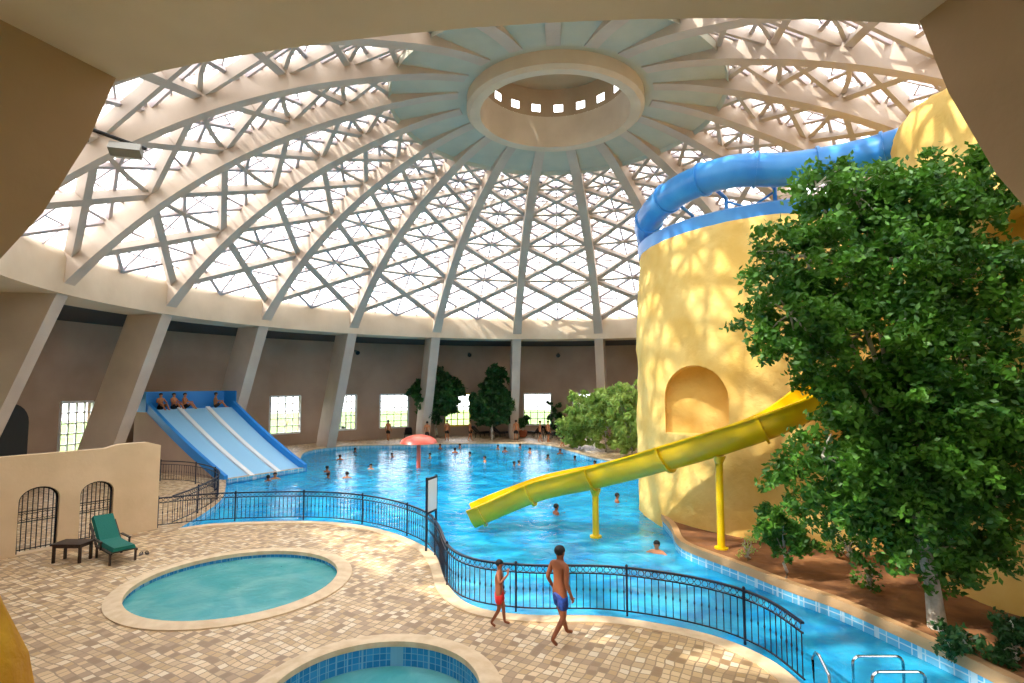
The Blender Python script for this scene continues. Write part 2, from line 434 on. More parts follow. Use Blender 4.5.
def strip(mbx,path,w,h,off,z=0):
    mbx.sweep(path,[(off-w/2,z-.05),(off+w/2,z-.05),(off+w/2,z+h),(off-w/2,z+h)])
mb=MB(); strip(mb,nearS,.32,.03,.16 ,0); mb.obj('coping',M['coping'],sw)
mb=MB(); strip(mb,farS,.5,.04,.25,0); mb.obj('coping',M['coping'],sw)
for (c,r),wz,lab in ((TUB1,-.14,'round turquoise shallow tub with wide stone rim'),(TUB2,-.42,'round blue tub with stone rim and sunken water')):
    e=empty('plunge_pool',c); meta(e,lab,'pool')
    mb=MB(); mb.lathe([(r,.02),(r,-.5),(r-.45,-.5),(r-.45,-.95),(0,-.95)],(c.x,c.y),64); mb.obj('basin',M['tubtile'],e)
    mb=MB(); mb.lathe([(r+.02,wz),(0.01,wz)],(c.x,c.y),64); mb.obj('water',M['tubwater'],e)
    mb=MB(); mb.lathe([(r-.03,-.05),(r-.03,.05),(r+.06,.07),(r+.34,.03),(r+.34,-.02)],(c.x,c.y),72); mb.obj('coping',M['coping'],e,smooth=True)
pl=rightS[2:]+[Vector((7,26.5,0)),Vector((9,30.5,0)),Vector((14,33,0)),Vector((21,30,0)),Vector((24,20,0)),Vector((20,11,0)),Vector((14,7.5,0))]
mb=MB(); mb.poly([pl],.12,.005); po=mb.obj('planter_bed',M['dirt']); meta(po,'brown soil planting bed beside the pool','planting bed',kind='stuff')
mb=MB(); strip(mb,rightS[2:],.2,.16,.08,.03); meta(mb.obj('planter_curb',M['curb']),'brown stone curb edging the planting bed','curb')
mb=MB(); mb.lathe([(27.3,-.06),(75,-.06)],(CX,CY),64); struct(mb.obj('ground',M['grass'],origin=(CX,CY,0)),'grassy ground outside','ground')

# ================================================================ LOW WALL WITH GATES
A=G(157,529); Bp=G(-60,571)
d=(Bp-A); Lw=d.length; d.normalize(); nrm=Vector((-d.y,d.x,0))
def gate_u(px,py):
    q=G(px,py); return (q-A).dot(d)
gates=[(gate_u(112,538),gate_u(79,545),1.85),(gate_u(58,549),gate_u(16,557),1.9)]
poly=[(0,0),(0,2.82),(.4,2.95),(1.2,2.95),(1.6,2.85),(Lw,2.85),(Lw,0)]
mb=MB()
def arch(u0,u1,h,n=14):
    r=(u1-u0)/2;c=(u0+u1)/2
    return [(u0,.02)]+[(c-r*math.cos(math.pi*k/n),h-r*.8+r*.8*math.sin(math.pi*k/n)) for k in range(n+1)]+[(u1,.02)]
holes=[arch(g[0],g[1],g[2]) for g in gates]
loops=[[Vector((p[0],p[1],0)) for p in poly]]+[[Vector((p[0],p[1],0)) for p in h] for h in holes]
tris=geometry.tessellate_polygon(loops); flat=[p for l in loops for p in l]
for off in(0,.3):
    mb.add([A+d*p.x+Z*p.y-nrm*off for p in flat],[tuple(t) for t in tris])
for l in loops:
    n=len(l); vs=[A+d*p.x+Z*p.y for p in l]+[A+d*p.x+Z*p.y-nrm*.3 for p in l]
    mb.add(vs,[(i,(i+1)%n,n+(i+1)%n,n+i) for i in range(n)])
struct(mb.obj('wall_low',M['cream']),'low cream garden wall with two arched gateways','wall')
for gi,g in enumerate(gates):
    e=empty('arched_gate',A+d*(g[0]+g[1])/2); meta(e,'black wrought iron arched gate in the cream wall','gate',group='arched iron gates')
    mb=MB(); pts=arch(g[0]+.03,g[1]-.03,g[2]-.03); mb.tube([A+d*p[0]+Z*p[1]-nrm*.15 for p in pts],.03,6); mb.obj('frame',M['iron'],e)
    mb=MB(); n=8; r=(g[1]-g[0])/2;c=(g[0]+g[1])/2
    for k in range(1,n):
        u=g[0]+(g[1]-g[0])*k/n; top=g[2]-r*.8+r*.8*math.sqrt(max(0,1-((u-c)/r)**2))
        mb.tube([A+d*u+Z*.08-nrm*.15,A+d*u+Z*top-nrm*.15],.014,5)
    for z in(.12,.9,1.2):
        mb.tube([A+d*g[0]+Z*z-nrm*.15,A+d*g[1]+Z*z-nrm*.15],.016,5)
    for k in range(n):
        u=g[0]+(g[1]-g[0])*(k+.5)/n
        cc=A+d*u+Z*1.05-nrm*.15
        mb.tube([cc+d*.07*math.cos(a*.785)+Z*.1*math.sin(a*.785) for a in range(8)],.01,4,closed=True)
    mb.obj('grille',M['iron'],e)

# ================================================================ RAILINGS
def resample(path,step):
    out=[path[0].copy()]; acc=0; 
    for i in range(len(path)-1):
        a,b=path[i],path[i+1]; L=(b-a).length; t=step-acc
        while t<=L: out.append(a+(b-a)*t/L); t+=step
        acc=L-(t-step)
    return out
def railing(path,label,step=.145,h=1.0):
    e=empty('railing',path[0]); meta(e,label,'railing')
    mb=MB(); mb.sweep([p+Z*h for p in path],[(-.03,-.015),(.03,-.015),(.03,.02),(-.03,.02)]); mb.obj('handrail',M['blueiron'],e)
    for z in(.1,.84):
        mb=MB(); mb.sweep([p+Z*z for p in path],[(-.014,-.012),(.014,-.012),(.014,.012),(-.014,.012)]); mb.obj('rail',M['blueiron'],e)
    bal=resample(path,step)
    mb=MB(); mb.tube([(0,0,.1),(0,0,.45)],.010,5); mb.tube([(0,0,.45),(0,0,.5),(0,0,.55)],.02,6,scales=[.5,1,.5]); mb.tube([(0,0,.55),(0,0,.84)],.010,5)
    proto=None
    order=sorted(range(len(bal)),key=lambda i:bal[i].y)
    nearset=set(order[:98]); rest=MB()
    for i,p in enumerate(bal):
        if i in nearset:
            if proto is None:
                proto=mb.obj('baluster',M['blueiron'],e,local=True); o=proto
            else: o=proto.copy(); COL.objects.link(o); o.parent=e
            o.location=p-e.location
        else: rest.add([v+p for v in mb.v],mb.f)
    if rest.v: rest.obj('baluster',M['blueiron'],e)['kind']='stuff'
    mb=MB()
    for i in range(len(bal)-1):
        c=(bal[i]+bal[i+1])/2+Z*.92; dd=(bal[i+1]-bal[i]).normalized()
        if c.y<26: mb.tube([c+dd*.062*math.cos(a*math.pi/4)+Z*.062*math.sin(a*math.pi/4) for a in range(8)],.008,4,closed=True)
    if mb.v: mb.obj('scrollwork',M['blueiron'],e)['kind']='stuff'
    posts=resample(path,2.4)
    mb=MB(); mb.box((0,0,h/2),.04,.04,h); mb.sphere((0,0,h+.04),.032,.032,.04,8,6)
    pr=None
    for p in posts:
        if pr is None: pr=mb.obj('post',M['blueiron'],e,local=True); o=pr
        else: o=pr.copy(); COL.objects.link(o); o.parent=e
        o.location=p-e.location
    return e
fence=catmull([G(*p) for p in [(157,528),(225,521.5),(320,520),(380,527.5),(422,543),(437,560),(448,588),(474,605),(528,612.5),(600,613.5),(660,621),(718,634.5),(766,655),(805,686)]],6)
railing(fence,'long curving blue-black iron railing along the pool deck')
fence2=catmull([G(*p) for p in [(160,481),(190,483),(214,490),(217,500),(196,514),(172,525)]],5)
railing(fence2,'short looping dark iron railing beside the wide slide',step=.16)

# ================================================================ SLIDE TOWER
T1c=(11.0,22.0);T2c=(13.3,13.4)
tw=empty('slide_tower',(11,20,0)); meta(tw,'yellow stucco slide tower made of tall rounded drums','slide tower')
def cut(o,cutter):
    md=o.modifiers.new('b','BOOLEAN'); md.object=cutter; md.solver='EXACT'; md.operation='DIFFERENCE'
    dg=bpy.context.evaluated_depsgraph_get(); dg.update()
    me=bpy.data.meshes.new_from_object(o.evaluated_get(dg)); o.modifiers.clear(); o.data=me
    me.materials.clear(); me.materials.append(M['yellow'])
    bpy.data.objects.remove(cutter)
def archcut(c,dirv,w,h,zb,depth):
    dirv=Vector(dirv).normalized(); sd=Vector((dirv.y,-dirv.x,0)); mb=MB(); r=w/2
    pts=[(-r,zb)]+[(-r*math.cos(math.pi*k/16),zb+h-r+r*math.sin(math.pi*k/16)) for k in range(17)]+[(r,zb)]
    c=Vector(c); v1=[Vector((c.x,c.y,0))+sd*x+Z*z-dirv*1.5 for x,z in pts]; v2=[v+dirv*(depth+1.5) for v in v1]; n=len(pts)
    mb.add(v1+v2,[tuple(range(n)),tuple(range(2*n-1,n-1,-1))]+[(i,(i+1)%n,n+(i+1)%n,n+i) for i in range(n)])
    return mb.obj('tmp_cutter',M['yellow'],local=True)
def drum(c,r,top,zb,lim=False,seed=0,amp=.12):
    def wob(a,z): return amp*noise.noise(Vector((math.sin(a)*2+seed,math.cos(a)*2,z*.35)))+amp*.35*noise.noise(Vector((math.sin(a)*9,math.cos(a)*9,z*1.8)))
    zs=[zb+(top-.25-zb)*i/44 for i in range(45)]
    prof=[(0.02,zb)]+[(r,z) for z in zs]+[(r-.05,top-.1),(r-.15,top),(r-.4,top),(r-.5,top-.12),(r-.5,top-.7),(0.02,top-.7)]
    mb=MB(); mb.lathe(prof,c,150)
    for v in mb.v:
        rad=math.hypot(v.x-c[0],v.y-c[1])
        if rad>r*.8:
            a=math.atan2(v.x-c[0],v.y-c[1]); w=wob(a,v.z); k=(rad+w)/rad
            v.x=c[0]+(v.x-c[0])*k; v.y=c[1]+(v.y-c[1])*k
        if lim: v.z=min(v.z,DOMEZ(v.x,v.y)-.35)
    o=mb.obj('drum',M['yellow'],tw); 
    bm=bmesh.new(); bm.from_mesh(o.data); bmesh.ops.remove_doubles(bm,verts=bm.verts,dist=.001); bmesh.ops.recalc_face_normals(bm,faces=bm.faces); bm.to_mesh(o.data); bm.free()
    return o
d1=drum(T1c,5.8,10.3,-1.6,amp=.16); d2=drum(T2c,3.05,12.1,0,True,4,.35)
bpy.context.view_layer.update()
cut(d1,archcut((6.14,18.7,0),(.45,.9,0),2.3,2.4,3.15,1.3))
cut(d2,archcut((10.9,11.4,0),(.75,.66,0),1.6,2.2,6.6,1.2))
for o in(d1,d2):
    for p in o.data.polygons: p.use_smooth=True
    try: o.data.set_sharp_from_angle(angle=R_(45))
    except Exception: pass
mb=MB(); mb.lathe([(0.02,0),(3.0,0),(3.0,8.6),(2.8,8.9),(2.4,8.9),(2.3,8.4),(0.02,8.4)],(14.0,17.6),48); mb.obj('drum',M['yellow'],tw,smooth=True)
mb=MB(); mb.lathe([(5.7,10.2),(5.75,10.65),(5.55,10.75),(5.25,10.65),(5.2,10.2)],T1c,60,180,340,close=True); mb.obj('blue_rim',M['bslide'],tw,smooth=True)

yp=catmull([(10.0,17.2,4.9),(9.2,15.85,4.45),(7.8,15.65,3.65),(6.13,16.5,2.85),(4.4,17.9,2.05),(2.83,19.0,1.42),(1.2,19.6,.95),(0,19.85,.45),(-1.3,19.9,-.1)],6)
ys=empty('water_slide',(2.83,19,-.25)); meta(ys,'curving yellow fiberglass open water slide on poles','water slide')
def uprof(r,th=.05,n=14,dep=1.0):
    inn=[(r*math.cos(math.pi+math.pi*k/n),r*dep*(1+math.sin(math.pi+math.pi*k/n))) for k in range(n+1)]
    out=[((r+th)*math.cos(-math.pi*k/n),(r+th)*dep*math.sin(-math.pi*k/n)+r*dep) for k in range(n+1)]
    return inn+[(r+.12,r*dep),(r+.12,r*dep-.05)]+out+[(-r-.12,r*dep-.05),(-r-.12,r*dep)]
mb=MB(); mb.sweep(yp,uprof(.52,dep=1.35)); mb.obj('trough',M['yslide'],ys,smooth=True)
for i in range(6,len(yp)-1,8):
    mb=MB(); T=(yp[i+1]-yp[i-1]).normalized(); mb.sweep([yp[i]-T*.04,yp[i]+T*.04],[(a*1.08,b*1.04-.04) for a,b in uprof(.53,th=.09,dep=1.35)])
    mb.obj('flange',M['yslide'],ys,smooth=True)
for p,zt,zb in(((2.83,19.0),1.35,-1.6),((6.13,16.5),2.8,.1)):
    mb=MB(); mb.tube([(p[0],p[1],zb),(p[0],p[1],zt)],.11,14); mb.tube([(p[0],p[1],zt-.25),(p[0],p[1],zt)],.2,14,scales=[.5,1]); mb.tube([(p[0],p[1],max(zb,-.25)),(p[0],p[1],max(zb,-.25)+.06)],.2,12)
    mb.obj('support_pole',M['yslide'],ys,smooth=True)
bp=catmull([(11.3,15.0,11.7),(10.2,15.9,11.6),(8.6,16.6,11.55),(7.1,17.3,11.75),(6.05,18.7,11.75),(5.55,20.5,11.6),(5.65,22.6,11.4),(6.5,24.4,11.1),(8.0,25.2,10.9),(9.6,24.8,10.7)],7)
bs=empty('tube_slide',(8,20,10.5)); meta(bs,'blue fiberglass tube slide coiling over the tower top','water slide')
mb=MB(); mb.tube(bp,.52,20); mb.obj('tube',M['bslide'],bs,smooth=True)
for i in range(4,len(bp)-1,7):
    mb=MB(); T=(bp[i+1]-bp[i-1]).normalized(); mb.tube([bp[i]-T*.04,bp[i]+T*.04],.58,20)
    mb.obj('flange',M['bslide'],bs,smooth=True)
for x,y in((8.6,17.6),(7.4,18.6),(6.9,20.6)):
    mb=MB(); mb.tube([(x,y,9.6),(x,y,11.3),(x-.7,y-.5,11.6)],.07,8); mb.obj('support_post',M['bslide'],bs)
for zz in((10.4,11.2),(11.2,10.4)):
    mb=MB(); mb.tube([(8.6,17.6,zz[0]),(7.4,18.6,zz[1])],.04,6); mb.obj('cross_brace',M['bslide'],bs)

# ================================================================ WIDE BLUE SLIDE
T1=Vector((-20.6,31.4,3.35)); T2=Vector((-17.7,35.2,3.35))
ws=empty('wide_slide',(-16,31,-.25)); meta(ws,'wide three-lane blue and white slide into the pool','water slide')
b1=B1+Z*(-.2); b2=B2+Z*(-.2)
dn=(B1-Vector((T1.x,T1.y,0))).normalized()
def sl(u,v,dz=0):
    a=T1.lerp(T2,u); b=b1.lerp(b2,u); p=a.lerp(b,v)
    z=3.35*(1-v)-.2*v-.14*math.sin(math.pi*v)
    return Vector((p.x,p.y,z+dz))
def ribbon(u0,u1,dz,th,name,m_):
    mb=MB(); n=24; vs=[]
    for i in range(n+1):
        v=i/n
        vs+=[sl(u0,v,dz),sl(u1,v,dz),sl(u1,v,dz-th),sl(u0,v,dz-th)]
    fs=[(0,1,2,3),(n*4,n*4+1,n*4+2,n*4+3)]
    for i in range(n):
        for j in range(4): fs.append((i*4+j,i*4+(j+1)%4,i*4+4+(j+1)%4,i*4+4+j))
    mb.add(vs,fs); return mb.obj(name,m_,ws)
ribbon(0,1,0,.15,'slide_bed',M['dblue'])
for k in range(3): ribbon(k/3+.03,k/3+.303,.03,.03,'lane',M['lane'])
for k in (1,2): ribbon(k/3-.025,k/3+.025,.13,.16,'lane_divider',M['white'])
for u in(-.02,.98): ribbon(u,u+.04,.4,.6,'side_wall',M['dblue'])
mb=MB(); n=16; 
for uu in(-.025,1.025):
    vs=[]
    for i in range(n+1):
        p=sl(uu,i/n,-.1); vs+=[p,Vector((p.x,p.y,-.3))]
    mb.add(vs,[(2*i,2*i+1,2*i+3,2*i+2) for i in range(n)])
bk=-dn*1.1
q=[sl(-.025,0,-.1),sl(1.025,0,-.1)]; q+= [q[1]+bk,q[0]+bk]
mb.add([Vector((p.x,p.y,-.05)) for p in q]+q,[(0,1,5,4),(1,2,6,5),(2,3,7,6),(3,0,4,7)])
mb.obj('base',M['wall'],ws)
mb=MB(); mb.add([p+Z*.1 for p in q]+q,[(0,1,2,3),(0,1,5,4),(1,2,6,5),(2,3,7,6),(3,0,4,7)]); mb.obj('platform',M['dblue'],ws)
mb=MB(); mb.beam(q[2]+Z*.6,q[3]+Z*.6,.1,1.1); mb.beam(q[3]+Z*.6,q[0]+Z*.6,.1,1.1); mb.beam(q[2]+Z*.6,q[1]+Z*.6,.1,1.1)
mb.obj('parapet',M['dblue'],ws)

# ================================================================ FOREGROUND ROCK, LAMP, SIGN, LADDERS
mb=MB(); mb.lathe([(0.02,3.9),(.25,3.85),(.45,3.6),(.62,3.3),(.74,2.9),(.85,2.2),(.95,1.2),(1.05,0)],(-4.38,4.0),40)
for v in mb.v:
    n_=noise.noise(v*1.7)*.12+noise.noise(v*5)*.06; v.x+=n_; v.y+=n_
meta(mb.obj('stucco_boulder',M['rock'],smooth=True),'rough yellow stucco rock pillar','rock')
fl=empty('floodlight',(-6.2,8.3,8.7)); meta(fl,'small grey floodlight on an arm below the ring beam','lamp')
mb=MB(); mb.tube([(-6.9,7.3,9.0),(-6.3,7.9,8.75),(-5.6,8.2,8.55)],.03,8); mb.box((-6.85,7.35,9.0),.2,.2,.06); mb.obj('arm',M['lampblack'],fl)
mb=MB(); mb.box((-5.85,8.1,8.5),.42,.16,.14,.3,-.5); mb.obj('lamp_housing',M['grey'],fl)
mb=MB(); mb.box((-5.84,8.14,8.42),.36,.1,.02,.3,-.5); mb.obj('lens',M['lampglass'],fl)
mb=MB(); mb.box((-6.35,7.85,8.62),.16,.14,.16,.3,.2); mb.obj('ballast_box',M['lampblack'],fl)
proto=None
for a in(-71,-53,-35,-13,5,22):
    loc=POL(a,26.6,7.55)
    if proto is None:
        proto=empty('wall_speaker',loc); meta(proto,'small black speaker, shaped like a spotlight, high on the curved wall','lamp',group='wall speakers')  # black wall speakers given a spotlight shape, they emit no light
        mb=MB(); mb.tube([(0,0,0),(0,-.35,-.15)],.16,10,scales=[.7,1.2]); mb.obj('lamp_housing',M['lampblack'],proto,local=True)
        mb=MB(); mb.box((0,.15,.05),.12,.4,.12); mb.obj('bracket',M['lampblack'],proto,local=True); proto.rotation_euler=(0,0,-R_(a))
    else: clone(proto,loc,-R_(a))
sp_=G(431,549); sg=empty('sign_board',sp_); meta(sg,'tall narrow notice board on posts beside the railing','sign'); sg.rotation_euler=(0,0,R_(70))
for x in(-.3,.3):
    mb=MB(); mb.beam((x,0,0),(x,0,2.15),.05,.05); mb.obj('post',M['blueiron'],sg,local=True)
mb=MB(); mb.box((0,0,1.6),.66,.05,1.05); mb.obj('frame',M['blueiron'],sg,local=True)
mb=MB(); mb.box((0,0,1.6),.54,.07,.92); mb.obj('panel',M['white'],sg,local=True)
ld=empty('pool_ladder',(6.2,9.4,-.25)); meta(ld,'chrome pool ladder with curved handrails','ladder')
for y in(9.65,9.15):
    mb=MB(); x0,x1=5.75,6.6
    mb.tube([(x0,y,-1.0),(x0,y,.25)]+[(x0+.12-.12*math.cos(k*math.pi/8),y,.25+.12*math.sin(k*math.pi/8)) for k in range(1,5)]+[(x1-.12+.12*math.sin(k*math.pi/8),y,.25+.12*math.cos(k*math.pi/8)) for k in range(0,5)]+[(x1,y,-.1)],.024,8); mb.obj('handrail',M['chrome'],ld,smooth=True)
for z in(-.4,-.7):
    mb=MB(); mb.box((5.75,9.4,z),.1,.5,.03); mb.obj('step',M['chrome'],ld)
gr=empty('grab_rail',(5.1,9.75,0)); meta(gr,'single chrome grab rail at the pool edge','rail')
mb=MB(); mb.tube([(5.05,9.55,-.6),(5.05,9.6,.35),(5.05,9.5,.5),(5.0,9.3,.55),(4.98,9.0,.4),(4.98,8.95,0)],.024,8); mb.obj('tube',M['chrome'],gr,smooth=True)

mf=empty('mushroom_fountain',(-5.7,34,-.25)); meta(mf,'orange-red mushroom water fountain standing in the pool','fountain')
mb=MB(); mb.lathe([(0.02,1.75),(.4,1.72),(.8,1.6),(1.05,1.42),(1.14,1.25),(1.02,1.25),(.6,1.35),(.02,1.4)],(-5.7,34),36); mb.obj('cap',M['orange'],mf,smooth=True)
mb=MB(); mb.tube([(-5.7,34,-1.6),(-5.7,34,1.5)],.13,14); mb.obj('stem',M['orange'],mf,smooth=True)

# ================================================================ LOUNGERS
def lounger(loc,rot,label,fab='teal',group=None):
    e=empty('sun_lounger',loc); meta(e,label,'lounge chair',group=group)
    mb=MB()
    for x in(-.3,.3):
        mb.beam((x,-.95,.32),(x,.35,.32),.05,.05); mb.beam((x,.3,.3),(x,.95,.85),.05,.05)
        mb.beam((x*1.15,-.25,.52),(x*1.15,.45,.52),.06,.03); mb.beam((x*1.15,-.2,.3),(x*1.15,-.2,.52),.04,.04)
    for k in range(9): mb.beam((-.3,-.9+k*.15,.34),(.3,-.9+k*.15,.34),.08,.02)
    mb.obj('frame',M['darkwood'],e,local=True)
    for x in(-.3,.3):
        for y in(-.85,.25):
            mb=MB(); mb.beam((x,y,0),(x,y,.32),.05,.05); mb.obj('leg',M['darkwood'],e,local=True)
        mb=MB(); mb.beam((x,.85,0),(x,.7,.62),.04,.04); mb.obj('back_support',M['darkwood'],e,local=True)
    mb=MB()
    prof=[(-.28,-.05),(-.24,.05),(.24,.05),(.28,-.05)]
    mb.sweep([(0,-.95,.42),(0,-.5,.41),(0,0,.41),(0,.26,.43)],prof); mb.obj('seat_cushion',M[fab],e,local=True)
    mb=MB(); mb.sweep([(0,.27,.44),(0,.5,.64),(0,.95,1.02)],prof); mb.obj('back_cushion',M[fab],e,local=True)
    e.rotation_euler=(0,0,rot); return e
lounger(G(112,557),R_(52),'wooden lounge chair with teal cushion and raised back')
st=empty('side_table',G(72,561)); meta(st,'small dark wooden side table on the deck','table')
mb=MB(); mb.box((0,0,.5),.85,.55,.05); mb.box((0,0,.44),.75,.45,.06); mb.obj('tabletop',M['darkwood'],st,local=True)
for x,y in((-.36,-.2),(.36,-.2),(-.36,.2),(.36,.2)):
    mb=MB(); mb.beam((x,y,0),(x,y,.47),.06,.06); mb.obj('leg',M['darkwood'],st,local=True)
fp=None
for px,py,rz in((141,555,.3),(147,554,.9)):
    if fp is None:
        fp=empty('sandal',G(px,py)); fp.rotation_euler=(0,0,rz); meta(fp,'dark sandal lying on the pavers by the lounge chair','shoe',group='pair of sandals')
        mb=MB(); mb.sphere((0,0,.02),.05,.13,.02,12,6); mb.obj('sole',M['darkwood'],fp,local=True)
        mb=MB(); mb.tube([(.045*math.cos(k*math.pi/6),.03,.03+.045*math.sin(k*math.pi/6)) for k in range(7)],.012,5); mb.obj('strap',M['blackcloth'],fp,local=True)
    else: clone(fp,G(px,py),rz)
lp=None
rr=random.Random(3)
for px,py in [(318,440),(349,437),(362,437.5),(378,437),(392,437),(408,438.5),(480,437),(500,437),(535,437),(550,438),(566,440)]:
    g=G(px,py)
    if lp is None: lp=lounger(g,R_(180),'dark sun lounger on the sand-coloured far deck','blackcloth','dark sun loungers'); 
    else: clone(lp,g,R_(180+rr.uniform(-50,50)))

# ================================================================ FOLIAGE
def leaves(blobs,ncl,nl,spread,size,seed,rej=None,droop=.0,zmin=.05):
    rd=random.Random(seed); vs=[];fs=[]; cl=[]
    vols=[b[3]*b[4]*b[5] for b in blobs]; tot=sum(v**.8 for v in vols)
    for b,v in zip(blobs,vols):
        for _ in range(max(1,int(ncl*v**.8/tot))):
            while True:
                q=Vector((rd.uniform(-1,1),rd.uniform(-1,1),rd.uniform(-1,1)))
                if .3<q.length<1: break
            q=q.normalized()*(q.length**.5)
            cl.append(Vector((b[0]+q.x*b[3],b[1]+q.y*b[4],b[2]+q.z*b[5])))
    for c in cl:
        dr=Vector((rd.uniform(-1,1),rd.uniform(-1,1),rd.uniform(-1.0,.3))).normalized()
        for _ in range(nl):
            k=rd.random(); p=c+dr*(k*spread*2.2)+Vector((rd.gauss(0,1),rd.gauss(0,1),rd.gauss(0,.8)))*spread*(.55-.3*k)
            p.z-=droop*k
            if p.z<zmin or (rej and rej(p)): continue
            s_=size*rd.uniform(.7,1.25)
            t=Vector((rd.gauss(0,1),rd.gauss(0,1),rd.gauss(-.5,.7))).normalized()
            w=t.cross(Vector((rd.gauss(0,1),rd.gauss(0,1),rd.gauss(0,1))))
            if w.length<.01: continue
            w.normalize(); o=len(vs)
            vs+=[p-t*s_*.5,p+w*s_*.26,p+t*s_*.5,p-w*s_*.26]; fs.append((o,o+1,o+2,o+3))
    mb=MB(); mb.v=vs; mb.f=fs; return mb,cl
def tree(name,base,blobs,ncl,nl,spread,size,seed,lm,label,cat='tree',trunk_r=.12,rej=None,droop=0,nbr=30,split=.35,pot=False):
    base=Vector(base); e=empty(name,base); meta(e,label,cat)
    lf,cl=leaves(blobs,ncl,nl,spread,size,seed,rej,droop)
    lf.obj('foliage',lm,e,recalc=False)
    rd=random.Random(seed); 
    cen=sum((Vector(b[:3]) for b in blobs),Vector())/len(blobs)
    fork=base.lerp(cen,split)
    mb=MB(); mb.tube([base-Z*.05,base.lerp(fork,.3)+Vector((.04,.02,0)),base.lerp(fork,.7)-Vector((.05,.0,0)),fork],trunk_r,10,scales=[1.25,1,.9,.8])
    mb.obj('trunk',M['bark'],e,smooth=True)
    mb=MB()
    for b in blobs:
        bc=Vector(b[:3]); mid=fork.lerp(bc,.5)+Vector((rd.uniform(-.1,.1),rd.uniform(-.1,.1),.12))*(bc-fork).length*.5
        mb.tube([fork,mid,bc],trunk_r*.5,6,scales=[1,.6,.3])
    for c in rd.sample(cl,min(nbr,len(cl))):
        b=min(blobs,key=lambda q:(Vector(q[:3])-c).length); bc=Vector(b[:3])
        mb.tube([bc,bc.lerp(c,.5)+Z*.05,c],trunk_r*.18,5,scales=[1,.7,.3])
    mb.obj('branch',M['bark'],e)
    if pot:
        mb=MB(); mb.lathe([(0.02,0),(.28,0),(.4,.55),(.43,.6),(.36,.6),(.33,.5),(.02,.5)],(base.x,base.y),20); mb.obj('pot',M['terracotta'],e,smooth=True)
    return e
def rejT(p):
    return math.hypot(p.x-T2c[0],p.y-T2c[1])<3.3 or math.hypot(p.x-T1c[0],p.y-T1c[1])<6.1 or math.hypot(p.x-14,p.y-17.6)<3.1 or math.hypot(p.x-CX,p.y-CY)>26.8
Y0=11.3
BL=[(6.4,9.1,.55,.6,.45),(7.2,8.9,.9,.8,.7),(9.4,9.1,1.0,.9,.8),(8.2,8.6,1.1,1,.8),(6.1,7.6,1.0,1,.75),(7.4,7.5,1.5,1.2,1.1),(9.4,7.2,1.1,.9,1.1),(5.75,6.4,.8,1,.65),(7.3,6.0,1.6,1.3,1.1),(9.2,5.5,1.3,1,1.2),(7.3,4.7,.9,1,.7),(8.3,4.2,1.4,1.3,1.1),(9.6,4.0,.9,.9,1.2),(6.3,3.5,.8,.9,.5),(7.2,2.9,1.1,1.0,.8),(8.2,2.5,1.2,1.1,.8),(9.4,2.6,.9,.9,.9),(8.9,1.7,.8,.7,.5),(8.3,3.4,1.3,1.,.9)]
tree('ficus_tree',(8.45,11.3,.1),[(b[0],Y0,b[1],b[2],b[3],b[4]) for b in BL],860,105,.27,.155,11,M['leaf'],'large leafy green tree with pale trunk beside the yellow tower',trunk_r=.14,rej=rejT,droop=.15,nbr=120,split=.5)
def mk(px,py,wpx,hpx,name,lm,label,seed,ncl=60,nl=60,z=0.0,size=.2,cat='plant',trunk=.0,tr=.06,pot=False):
    b=G(px,py,z); s_=abs((z-CZ)/(((341.5-py)*cp+F*sp)))
    w=wpx*s_/2; h=hpx*s_
    th=h*trunk
    rd=random.Random(seed); bl=[]
    for k in range(6):
        a=k*math.pi/3+rd.random(); hh=rd.uniform(.3,.85)
        bl.append((b.x+math.cos(a)*w*.5,b.y+math.sin(a)*w*.4,z+th+(h-th)*hh*.9,w*.55,w*.5,(h-th)*.24))
    bl.append((b.x,b.y,z+th+(h-th)*.8,w*.5,w*.5,(h-th)*.22)); bl.append((b.x,b.y,z+th+(h-th)*.35,w*.8,w*.6,(h-th)*.3))
    return tree(name,b,bl,ncl,nl,max(.12,w*.14),size,seed,lm,label,cat,trunk_r=tr,nbr=12,rej=rejT,split=.4,pot=pot)
mk(436,440,50,70,'ficus_tree',M['leafdark'],'dense round dark green tree against the curved wall',21,190,75,size=.4,cat='tree',trunk=.25,tr=.12)
mk(492,440,44,74,'ficus_tree',M['leafdark'],'tall dense dark green tree against the curved wall',22,190,75,size=.4,cat='tree',trunk=.12,tr=.12)
mk(580,449,46,56,'shrub',M['leafpale'],'pale green leafy shrub on the far poolside bank',23,120,70,size=.32)
mk(606,452,48,68,'shrub',M['leafpale'],'pale green bamboo-like shrub on the far poolside bank',24,140,70,size=.32)
mk(632,457,46,76,'shrub',M['leafpale'],'tall pale green shrub beside the yellow tower',25,140,70,size=.32)
mk(286,440,14,38,'potted_palm',M['leafdark'],'small palm in a terracotta pot by a window',37,40,44,size=.36,trunk=.5,tr=.05,pot=True)
mk(301,439,22,32,'shrub',M['leafdark'],'small dark shrub by a window',26,50,44,size=.3)
mk(346,436,18,32,'potted_palm',M['leafdark'],'small palm in a terracotta pot by a window',27,40,40,size=.3,trunk=.35,pot=True)
mk(376,436,22,30,'shrub',M['leafdark'],'small green shrub between windows',28,50,44,size=.3)
mk(556,436,20,36,'shrub',M['leafdark'],'small green shrub by a window',29,50,44,size=.3)
mk(523,437,12,24,'potted_palm',M['leafdark'],'small palm in a terracotta pot on the far deck',38,30,36,size=.3,trunk=.35,pot=True)
mk(700,519,46,50,'shrub',M['leaf'],'small dark green shrub at the tower base',30,90,70,z=.12,size=.14)
mk(786,578,66,78,'sapling',M['leaf'],'young leafy sapling on the soil bed',31,80,55,z=.12,size=.13,trunk=.3,tr=.04)
